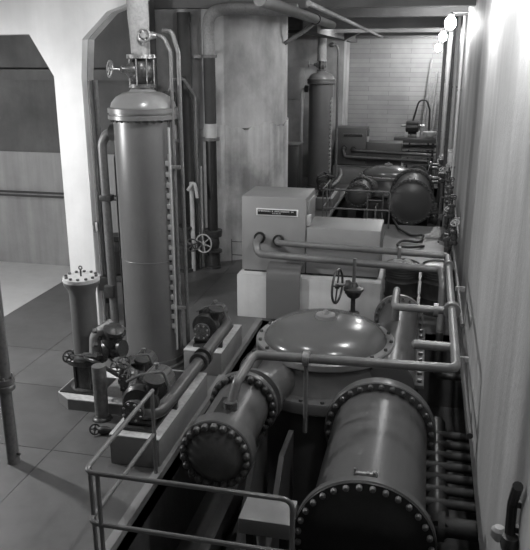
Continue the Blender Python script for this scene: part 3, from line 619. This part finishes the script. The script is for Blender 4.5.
# ================================================================== PUMPS on plinths along the pit
def plinth_block(x0, x1, y0, y1, z, lab):
    t = thing('pump_plinth', lab, 'plinth', ((x0 + x1) / 2, (y0 + y1) / 2, 0))
    part('block', MB().bbox(x0, x1, y0, y1, 0.0, z, .01), 'plinth_grey', t)
    e = .0
    part('painted_top', MB().box(x0 + e, x1 - e, y0 + e, y1 - e, z, z + .012), 'plinth_top', t)
    part('sole_plate', MB().bbox(x0 + .10, x1 - .10, y0 + .12, y1 - .1, z + .012, z + .05, .006), 'cast_iron', t)
def pump(x, y, z, s, lab, cup=True, mat='cast_iron', group='pumps along the pit'):
    """horizontal pump, volute toward -y, motor toward +y; z = plinth top"""
    t = thing('circulation_pump', lab, 'pump', (x, y, z), group); zc = z + .24 * s
    Q = lambda a, b, c: (x + a * s, y + b * s, z + c * s)
    part('bed', MB().bbox(x - .17 * s, x + .17 * s, y - .32 * s, y + .55 * s, z, z + .07 * s, .006), mat, t)
    part('volute', MB().lathe([(.10 * s, 0), (.19 * s, .02 * s), (.22 * s, .06 * s), (.22 * s, .12 * s), (.18 * s, .17 * s), (.09 * s, .2 * s)], Q(0, -.30, .24), (0, 1, 0), 24), mat, t)
    f = part('suction_flange', MB().lathe([(.07 * s, -.16 * s), (.13 * s, -.16 * s), (.13 * s, -.11 * s), (.08 * s, -.1 * s), (.08 * s, .02 * s)], Q(0, -.30, .24), (0, 1, 0), 20), 'valve_metal', t)
    bolt_ring(f, Q(0, -.46, .24), (0, -1, 0), .105 * s, 8, .015 * s, .02 * s, 'steel')
    part('discharge_neck', MB().lathe([(.07 * s, 0), (.07 * s, .16 * s), (.12 * s, .17 * s), (.12 * s, .21 * s)], Q(.12, -.2, .34), (.25, 0, 1), 16), mat, t)
    part('bearing_bracket', MB().lathe([(.09 * s, 0), (.06 * s, .05 * s), (.06 * s, .12 * s), (.10 * s, .14 * s), (.10 * s, .19 * s)], Q(0, -.1, .24), (0, 1, 0), 18), 'steel', t)
    m = part('motor', MB().lathe([(.06 * s, 0), (.15 * s, .01 * s), (.185 * s, .05 * s), (.185 * s, .34 * s), (.165 * s, .39 * s), (.07 * s, .43 * s), (.001, .435 * s)], Q(0, .1, .24), (0, 1, 0), 28), 'machine_paint', t)
    for k in range(9):
        a = -.2 + (PI + .4) * k / 8; p0 = Vector(Q(0, .16, .24)) + Vector((math.cos(a) * .18 * s, 0, math.sin(a) * .18 * s))
        part('fin', MB().cyl(p0, p0 + Vector((0, .27 * s, 0)), .012 * s, 6), 'valve_metal', m)
    part('motor_band', MB().lathe([(.185 * s, 0), (.2 * s, .01 * s), (.2 * s, .04 * s), (.185 * s, .05 * s)], Q(0, .12, .24), (0, 1, 0), 28), 'valve_metal', m)
    if cup: part('oil_cup', MB().lathe([(.02 * s, 0), (.02 * s, .05 * s), (.035 * s, .06 * s), (.035 * s, .08 * s)], Q(0, .3, .42), (0, 0, 1), 12), 'steel', t)
    part('terminal_box', MB().bbox(x - .26 * s, x - .15 * s, y + .22 * s, y + .38 * s, z + .2 * s, z + .34 * s, .008), mat, t)
    part('seal_pipe', MB().tube([Q(-.18, -.18, .46), Q(-.05, -.1, .52), Q(.16, .1, .50), Q(.22, .12, .3)], .018 * s, .06, 8), 'pipe_grey', t)
    return t
plinth_block(-3.20, -2.62, 6.30, 8.05, .35, 'pump plinth with white top edges beside the near railing')
plinth_block(-3.18, -2.62, 8.72, 9.85, .35, 'pump plinth with white top edges between tall tank and dome')
pump(-2.93, 6.80, .40, .98, 'near pump and motor on the plinth by the railing')
pump(-3.38, 7.55, .36, .78, 'small pump with oil cup in front of the near tall tank', group='pumps along the pit')
pump(-2.93, 9.22, .40, .92, 'pump on the short plinth beyond the near tall tank')
t = thing('discharge_pipe', 'thick grey pipe running past the pumps along the pit edge', 'pipe', (-2.7, 8, .36))
part('pipe_run', MB().tube([(-2.98, 6.52, .54), (-2.72, 6.56, .54), (-2.69, 6.9, .55), (-2.69, 9.30, .56), (-2.78, 9.45, .60)], .08, .2, 16), 'machine_paint', t)
for y in (7.95, 8.12): part('coupling', MB().lathe([(.125, -.03), (.125, .03)], (-2.69, y, .555), (0, 1, 0), 20), 'cast_iron', t)
for y in (7.0, 8.9): part('pipe_foot', MB().box(-2.72, -2.66, y, y + .05, .36, .5), 'machine_dark', t)
t = thing('pump_piping', 'small valves and elbows between the slim vessel and pumps', 'valve', (-3.2, 7.2, .36))
part('elbow', MB().tube([(-3.34, 7.3, .42), (-3.30, 7.25, .66), (-3.05, 7.0, .68)], .05, .1, 12), 'valve_metal', t)
part('elbow', MB().tube([(-3.42, 7.2, .80), (-3.2, 7.1, .72), (-3.15, 6.8, .62), (-2.98, 6.62, .60)], .045, .1, 12), 'valve_metal', t)
mb = MB()
for (c, d, r, l) in (((-3.36, 7.28, .62), (1, -1, .2), .085, .16), ((-3.22, 7.12, .66), (1, -1, .1), .075, .12), ((-3.16, 6.92, .52), (.3, -1, .3), .085, .15), ((-3.44, 7.36, .74), (1, -.4, .6), .06, .14), ((-3.08, 6.7, .62), (1, -.2, 0), .09, .10)):
    mb.lathe([(r, 0), (r, l * .2), (r * .65, l * .3), (r * .7, l * .7), (r, l * .8), (r, l)], c, d, 14)
part('valve_bodies', mb, 'valve_metal', t)
wheel(t, (-3.30, 7.0, .90), (.3, -.5, .8), .08, .011, 'cast_iron', 5)
part('stem', MB().cyl((-3.30, 7.0, .9), (-3.25, 7.08, .68), .012, 8), 'steel', t)
# far pumps
plinth_block(-3.20, -2.62, 6.30 + 14.2, 8.05 + 14.2, .35, 'pump plinth beside the far railing')
pump(-2.93, 6.98 + 14.2, .40, 1.05, 'far pump and motor on the plinth by the second railing')
pump(-3.15, 8.0 + 14.2, .40, .9, 'small pump in front of the far tall tank')
t = thing('discharge_pipe', 'grey pipe curving up past the far pumps', 'pipe', (-2.7, 22, .36))
part('pipe_run', MB().tube([(-2.98, 20.92, .62), (-2.70, 20.98, .64), (-2.62, 21.6, .70), (-2.62, 22.4, .74), (-2.7, 22.9, .85)], .065, .2, 12), 'pipe_grey', t)

# ================================================================== STANDING PIPES AT THE TOWER
def riser_group():
    t = thing('riser_pipe', 'insulated riser with white band and black lower half at the tower', 'pipe', (-4.30, 13.95, 0)); x, y = -4.32, 13.95
    part('upper_bend', MB().tube([(x, y, 4.35), (x, y, 5.2), (x + .5, y, 5.26), (-2.55, y, 5.20)], .118, .3, 20), 'insulation', t)
    part('upper_sleeve', MB().lathe([(.12, 4.35), (.12, 3.05)], (x, y, 0), (0, 0, 1), 22), 'insulation_dark', t)
    part('collar', MB().lathe([(.16, 4.34), (.16, 4.40)], (x, y, 0), (0, 0, 1), 22).box(x - .32, x + .02, y + .0, y + .05, 4.34, 4.39), 'pipe_grey', t)
    part('white_band', MB().lathe([(.122, 2.78), (.122, 3.06)], (x, y, 0), (0, 0, 1), 22), 'pipe_light', t)
    part('flange', MB().lathe([(.18, 2.72), (.18, 2.78)], (x, y, 0), (0, 0, 1), 22), 'pipe_grey', t)
    part('lower_pipe', MB().lathe([(.11, .85), (.11, 2.72)], (x, y, 0), (0, 0, 1), 20), 'black', t)
    v = thing('wheel_valve', 'floor valve with large spoked wheel under the black riser', 'valve', (x, y, 0))
    part('body', MB().lathe([(.16, 0), (.16, .05), (.14, .06), (.14, .34), (.19, .35), (.19, .40), (.12, .43), (.14, .55), (.12, .68), (.19, .70), (.19, .74), (.2, .78), (.2, .84)], (x, y, 0), (0, 0, 1), 20), 'cast_iron', v)
    part('yoke', MB().cyl((x - .1, y - .12, .62), (x - .1, y - .34, .62), .03, 8), 'cast_iron', v)
    wheel(v, (x - .1, y - .36, .62), (-.25, -1, .1), .19, .016, 'pipe_light', 6)
    part('side_pipe', MB().cyl((x - .22, y - .05, .02), (x - .22, y - .05, 2.2), .03, 8), 'pipe_light', v)
    for (lab, xx, yy, segs) in (
        ('dark wide riser pipe standing left of the white banded one', -4.86, 14.05, [(.135, 0, 5.2, 'insulation_dark')]),
        ('riser pipe with white band close behind the near tank', -5.05, 13.55, [(.09, .0, 2.72, 'black'), (.13, 2.78, 3.06, 'pipe_light'), (.13, 3.06, 3.7, 'insulation_dark'), (.18, 2.72, 2.78, 'pipe_grey')]),
        ('thin grey riser pipe between the dark risers', -4.58, 13.82, [(.034, 0, 3.6, 'pipe_grey')]),
        ('thin pale riser pipe close to the tower', -4.66, 13.62, [(.045, 0, 1.9, 'pipe_light')])):
        q = thing('riser_pipe', lab, 'pipe', (xx, yy, 0))
        for r, z0, z1, mt in segs: part('pipe_run', MB().lathe([(r, z0), (r, z1)], (xx, yy, 0), (0, 0, 1), 18), mt, q)
    a = thing('arched_pipe', 'thin pipe arch joining two risers at the tower', 'pipe', (-4.8, 13.7, 3.2))
    part('pipe_run', MB().tube([(-5.05, 13.55, 3.7), (-5.0, 13.58, 3.95), (-4.78, 13.68, 3.95), (-4.58, 13.82, 3.6)], .032, .12, 10), 'pipe_grey', a)
    s = thing('strainer_valve', 'dark floor valve at the foot of the left risers', 'valve', (-4.85, 13.45, 0))
    part('body', MB().lathe([(.2, 0), (.2, .05), (.15, .07), (.15, .5), (.2, .52), (.2, .58), (.1, .62), (.13, .75), (.13, .9), (.2, .92), (.2, .97)], (-4.86, 13.60, 0), (0, 0, 1), 18), 'cast_iron', s)
    wheel(s, (-4.62, 13.4, .62), (.3, -1, 0), .13, .014, 'cast_iron', 5)
    part('stem', MB().cyl((-4.62, 13.4, .62), (-4.86, 13.6, .7), .016, 8), 'steel', s)
    part('side_bracket', MB().tube([(-4.7, 13.5, 1.75), (-4.55, 13.5, 1.95), (-4.5, 13.5, 1.6)], .035, .05, 8), 'pipe_light', s)
riser_group()
# low barrier frame on the floor by the tower
t = thing('wire_frame', 'low thin metal frame on the floor beside the tower', 'frame', (-3.9, 14.1, 0))
for x in (-4.02, -3.72, -3.45): part('upright', MB().cyl((x, 14.35, 0), (x, 14.35, .55), .010, 6), 'pipe_grey', t)
for z in (.2, .5): part('cross_bar', MB().cyl((-4.02, 14.35, z), (-3.45, 14.35, z), .010, 6), 'pipe_grey', t)

# things around the column
t = thing('wall_motor', 'dark motor standing on the floor behind the column', 'motor', (-6.1, 12.9, 0)); 
part('housing', MB().lathe([(.2, 0), (.24, .05), (.24, .5), (.15, .58), (.1, .7), (.2, .72), (.2, .8)], (-6.02, 12.75, .12), (0, 0, 1), 20), 'black', t)
part('feet', MB().bbox(-6.3, -5.74, 12.5, 13.0, 0, .12, .01), 'cast_iron', t)
for z, lab in ((1.53, 'lower'), (1.61, 'upper')):
    single('wall_conduit', MB().cyl((-11.8, 13.29, z), (-5.3, 13.29, z), .022, 10), 'pipe_dark', '%s of two thin dark conduits along the bay wall' % lab, 'conduit')
t = thing('column_conduit', 'thin dark conduits clipped to the column side', 'conduit', (-5.13, 10.5, 0))
for y, r in ((10.29, .018), (10.50, .045)): part('pipe_run', MB().cyl((-5.13, y, .02), (-5.13, y, 4.0), r, 10), 'pipe_grey', t)
part('switch_box', MB().bbox(-5.17, -4.97, 10.2, 10.36, .62, .86, .01), 'black', t)
part('switch_box', MB().bbox(-5.17, -5.02, 10.42, 10.55, .32, .5, .01), 'black', t)
part('socket', MB().bbox(-5.2, -5.14, 10.24, 10.34, 1.62, 1.78, .008), 'pipe_light', t)
# post at the left edge
t = thing('floor_post', 'upright flanged pipe standing alone on the left floor slabs', 'pipe', (-4.26, 6.06, 0)); x, y = -4.27, 6.08
part('lower_pipe', MB().lathe([(.075, 0), (.068, .02), (.065, .90)], (x, y, 0), (0, 0, 1), 18), 'pipe_grey', t)
f = part('flange', MB().lathe([(.11, .90), (.11, .95), (.10, .96), (.10, .97), (.11, .98), (.11, 1.03)], (x, y, 0), (0, 0, 1), 18), 'pipe_grey', t)
bolt_ring(f, (x, y, 1.03), (0, 0, 1), .09, 6, .014, .03, 'steel')
part('upper_pipe', MB().lathe([(.075, 1.03), (.075, 5.75)], (x, y, 0), (0, 0, 1), 18), 'pipe_grey', t)
part('drain_cock', MB().cyl((x, y, .12), (x + .1, y - .02, .12), .015, 8), 'cast_iron', t)

# ================================================================== DRUMS, HOSE
def drum(x, y, lab, open_top, mat):
    t = thing('oil_drum', lab, 'drum', (x, y, 0), 'drums beside the near cabinet'); r = .29
    prof = [(r, .0), (r + .008, .012), (r, .03)]
    for zc in (.30, .58):
        prof += [(r, zc - .03), (r + .014, zc), (r, zc + .03)]
    for k in range(4): prof += [(r, .66 + k * .045), (r + .006, .675 + k * .045), (r, .69 + k * .045)]
    prof += [(r, .86)]
    part('body', MB().lathe(prof, (x, y, 0), (0, 0, 1), 32), mat, t)
    part('rim', MB().torus((x, y, .875), (0, 0, 1), r, .014, 32, 8), 'pipe_grey', t)
    if not open_top:
        l = part('lid', MB().lathe([(r, .85), (r - .02, .855), (.001, .855)], (x, y, 0), (0, 0, 1), 32), 'pipe_light', t)
        part('bung', MB().lathe([(.035, 0), (.035, .02)], (x + .15, y - .1, .855), (0, 0, 1), 10), 'steel', l)
    return t
drum(-.27, 12.10, 'open black oil drum filled with pale scraps', True, 'drum_paint')
drum(.36, 12.15, 'closed dark oil drum with pale lid by the wall', False, 'drum_paint')
mb = MB(); rnd = random.Random(5)
for k in range(60):
    a = rnd.random() * 6.28; q = math.sqrt(rnd.random()) * .24; c = (-.27 + q * math.cos(a), 12.10 + q * math.sin(a), .84 + rnd.random() * .03)
    mb.sphere(c, .03 + rnd.random() * .03, 6, (1, 1.2, .6))
o = single('scrap_filling', mb, 'rubble', 'pale scraps heaped in the open drum', 'scraps'); o['kind'] = 'stuff'
hz = [onz(*p, .03) for p in ((393, 219), (399, 230), (412, 236), (424, 236), (420, 243), (402, 241), (396, 246), (410, 249), (424, 246))]
single('floor_hose', MB().tube([Vector((v.x, v.y, .03 + .035 * (i % 2))) for i, v in enumerate(hz)], .03, .25, 8), 'rubber', 'black hose coiled on the floor before the far machine', 'hose')

# ================================================================== RIGHT WALL PIPES AND VALVES
for k, (x, z, r, y0, y1, mt, lab) in enumerate(((.62, .95, .028, 9.0, 18.5, 'pipe_grey', 'thin pipe along the right wall above the drums'), (.64, .55, .035, 6.8, 18.8, 'pipe_dark', 'dark pipe low along the right wall'), (.66, 1.35, .018, 12.5, 20.0, 'pipe_grey', 'highest thin pipe along the right wall'))):
    t = thing('wall_pipe', lab, 'pipe', (WX, (y0 + y1) / 2, z))
    part('pipe_run', MB().cyl((x, y0, z), (x, y1, z), r, 10), mt, t)
    for q in range(3):
        y = y0 + (y1 - y0) * (q + .5) / 3; part('wall_clip', MB().box(x - .04, WX, y, y + .03, z - .035, z + .035), 'pipe_light', t)
spots = [(13.3, .62, .5), (14.0, .58, .2), (14.8, .60, .7), (15.6, .56, .3), (16.5, .60, .8), (17.4, .58, .5), (18.2, .60, .9)]
labs = ['first', 'second', 'third', 'fourth', 'fifth', 'sixth', 'seventh']
for k, (y, x, zz) in enumerate(spots):
    t = thing('wall_valve', '%s small upright valve along the right wall beyond the drums' % labs[k], 'valve', (x, y, 0), 'valve row at the right wall')
    h = .45 + zz
    part('riser', MB().cyl((x, y, 0), (x, y, h), .03, 10), 'pipe_grey', t)
    part('body', MB().lathe([(.05, 0), (.08, .03), (.08, .06), (.05, .09), (.07, .15), (.05, .22), (.08, .24), (.08, .28), (.025, .30), (.02, .42)], (x, y, h), (0, 0, 1), 14), 'valve_metal', t)
    wheel(t, (x, y, h + .43), (-.3, -.6, 1), .08, .012, 'pipe_light' if k % 3 == 0 else 'cast_iron', 5)
    part('side_elbow', MB().tube([(x, y, h * .7), (x - .14, y, h * .7), (x - .16, y - .1, h * .6)], .025, .05, 8), 'valve_metal', t)
for k, (y, x, z) in enumerate(((20.3, .50, 1.0), (21.2, .52, .75), (22.0, .50, 1.15), (23.0, .48, .9))):
    t = thing('wall_valve', '%s stubby valve between the far machine and right wall' % labs[k], 'valve', (x, y, 0), 'valves at the far machine')
    part('riser', MB().cyl((x, y, -.5), (x, y, z), .045, 10), 'pipe_grey', t)
    part('body', MB().lathe([(.09, 0), (.12, .03), (.12, .08), (.07, .12), (.1, .2), (.1, .26)], (x, y, z), (0, 0, 1), 14).lathe([(.1, 0), (.1, .05), (.05, .07), (.05, .35)], (x - .35, y, z + .1), (1, 0, 0), 12), 'valve_metal', t)
    wheel(t, (x, y, z + .36), (-.1, -.5, 1), .1, .014, 'pipe_light', 5)
# vertical conduits on the right wall, far part
for k, (y, x, r, mt) in enumerate(((17.5, .66, .035, 'pipe_light'), (19.6, .62, .05, 'pipe_light'), (21.8, .58, .05, 'pipe_grey'), (24.0, .52, .06, 'pipe_light'), (26.5, .42, .06, 'pipe_grey'))):
    t = thing('wall_riser', '%s upright pale pipe up the right wall beyond the near machine' % labs[k], 'pipe', (x, y, 0), 'upright pipes on the right wall')
    part('pipe_run', MB().cyl((x, y, 0 if not 19 < y < 25.1 else -.6), (x, y, 5.6), r, 12), mt, t)
    for z in (1.8, 3.6): part('wall_clip', MB().box(x - r - .01, WX, y - .03, y + .03, z, z + .05), 'pipe_grey', t)
t = thing('wall_box', 'pale switch box on the right wall beside the far machine', 'box', (WX, 19.2, 1.4))
part('box', MB().bbox(.56, WX, 18.8, 19.2, 1.35, 2.05, .01), 'pipe_light', t)
part('door', MB().bbox(.585, .69, 18.785, 18.80, 1.40, 2.0, .005), 'white_enamel', t)
# bracket at the right edge of the near wall
t = thing('wall_bracket', 'dark curved bar fixed to the right wall low by the near machine', 'bracket', (.7, 6.2, .2))
p = [onx(x, y, .67) for x, y in ((509, 549), (510, 528), (512.5, 503), (518, 486))]
part('bar', MB().tube(p, .032, .1, 10), 'black', t)
q = onx(501, 540, .66)
part('valve', MB().lathe([(.03, 0), (.05, .03), (.05, .08), (.03, .1)], (.64, q.y, q.z), (0, 0, 1), 12).cyl((.64, q.y, q.z + .03), (.72, q.y, q.z + .03), .02, 8), 'pipe_light', t)
part('lower_joint', MB().lathe([(.05, 0), (.06, .04), (.05, .09)], p[0], (0, 0, 1), 12), 'cast_iron', t)
for c in (p[1], p[2]): part('wall_clip', MB().box(.66, .72, c.y - .02, c.y + .02, c.z - .02, c.z + .02), 'cast_iron', t)

# ================================================================== FAR CORNER
rk = t = thing('pipe_rack', 'metal rack of pipes and motors in the far corner', 'rack', (-.4, 28.75, 0))
for x in (-1.1, .25):
    for y in (28.15, 28.95): part('upright', MB().box(x - .04, x + .04, y - .04, y + .04, 0, 1.25), 'machine_dark', t)
for z in (.35, .65, .95): part('shelf', MB().bbox(-1.2, .32, 28.10, 29.00, z, z + .05, .008), 'pipe_grey', t)
part('top_tray', MB().bbox(-1.25, .36, 28.05, 29.05, 1.22, 1.42, .01), 'machine_paint', t)
for k in range(5): part('stored_pipe', MB().cyl((-1.3, 28.20 + k * .16, .46 + .3 * (k % 3)), (.4, 28.20 + k * .16, .46 + .3 * (k % 3)), .05, 10), 'pipe_light' if k % 2 else 'pipe_dark', t)
m = thing('spare_motor', 'dark motor resting on top of the far rack', 'motor', (-.55, 28.55, 1.42))
part('housing', MB().lathe([(.1, 0), (.26, .03), (.26, .5), (.1, .55)], (-.85, 28.55, 1.77), (1, 0, 0), 20), 'machine_dark', m)
part('shaft', MB().cyl((-1.0, 28.55, 1.84), (-.1, 28.55, 1.84), .05, 10), 'steel', m)
for x in (-.85, -.40): part('foot', MB().bbox(x, x + .12, 28.35, 28.75, 1.42, 1.64, .01), 'white_enamel', m)
b = thing('white_basin', 'small white basin on the far rack edge', 'basin', (.12, 28.10, 1.22))
part('bowl', MB().lathe([(.1, 1.42), (.22, 1.52), (.26, 1.64), (.24, 1.64), (.2, 1.54), (.001, 1.48)], (.10, 28.35, 0), (0, 0, 1), 20), 'white_enamel', b)
a = thing('tube_stand', 'bent tube frame leaning at the far corner', 'frame', (-.2, 29.6, 0))
part('tube', MB().tube([(-.75, 29.30, .0), (-.60, 29.32, 1.9), (-.40, 29.35, 2.75), (-.10, 29.35, 2.8), (.05, 29.32, 2.4), (.1, 29.30, .0)], .035, .4, 8), 'pipe_dark', a)
for k, (ln, lab) in enumerate(((4.35, 'tallest'), (3.4, 'third tallest'), (3.9, 'second tallest'), (3.0, 'shortest'))):
    single('leaning_plank', MB().prism([(-.05, 0), (.05, 0), (.05, ln), (-.05, ln)], (-.30 + k * .13, 29.55 + k * .06, 0), (1, 0, 0), (.07, .28, 1), (0, .05, 0)), 'wood', lab + ' dark plank leaning in the far corner', 'plank', 'planks in the far corner')
# dark locker between tower and far tank
t = thing('dark_locker', 'dark metal locker beside the round tower', 'cabinet', (-3.75, 19.4, 0))
part('body', MB().bbox(-4.1, -3.42, 19.2, 19.8, 0, 2.05, .015), 'machine_dark', t)
part('top_cap', MB().bbox(-4.12, -3.40, 19.18, 19.82, 2.05, 2.08, .008), 'pipe_grey', t)
part('door', MB().bbox(-4.06, -3.46, 19.185, 19.2, .08, 2.0, .006), 'machine_dark', t)
w = thing('wall_panel', 'pale square board on the wall left of the far tank', 'panel', (-4.8, 26.55, 3.0))
part('board', MB().bbox(-5.35, -4.55, 26.52, 26.6, 2.9, 4.05, .01), 'pipe_light', w)
# overhead pipes
t = thing('overhead_pipe', 'thick overhead pipe running along under the ceiling', 'pipe', (-2.5, 14, 5.1))
part('pipe_run', MB().tube([(-2.5, 10.6, 5.14), (-2.5, 18.6, 5.14)], .095, .0, 18), 'overhead_paint', t)
part('band', MB().lathe([(.115, -.05), (.115, .05)], (-2.5, 15.9, 5.14), (0, 1, 0), 18), 'pipe_dark', t)
part('end_cap', MB().lathe([(.095, 0), (.08, .08), (.001, .12)], (-2.5, 18.6, 5.14), (0, 1, 0), 18), 'overhead_paint', t)
part('branch', MB().tube([(-2.5, 15.9, 5.10), (-2.75, 15.9, 4.90), (-3.20, 16.0, 4.65)], .045, .1, 12), 'overhead_paint', t)
single('ceiling_pipe', MB().cyl((-1.78, 10.6, 5.08), (-1.78, 26.6, 5.08), .04, 10), 'overhead_paint', 'thin overhead pipe running along under the beams', 'pipe')
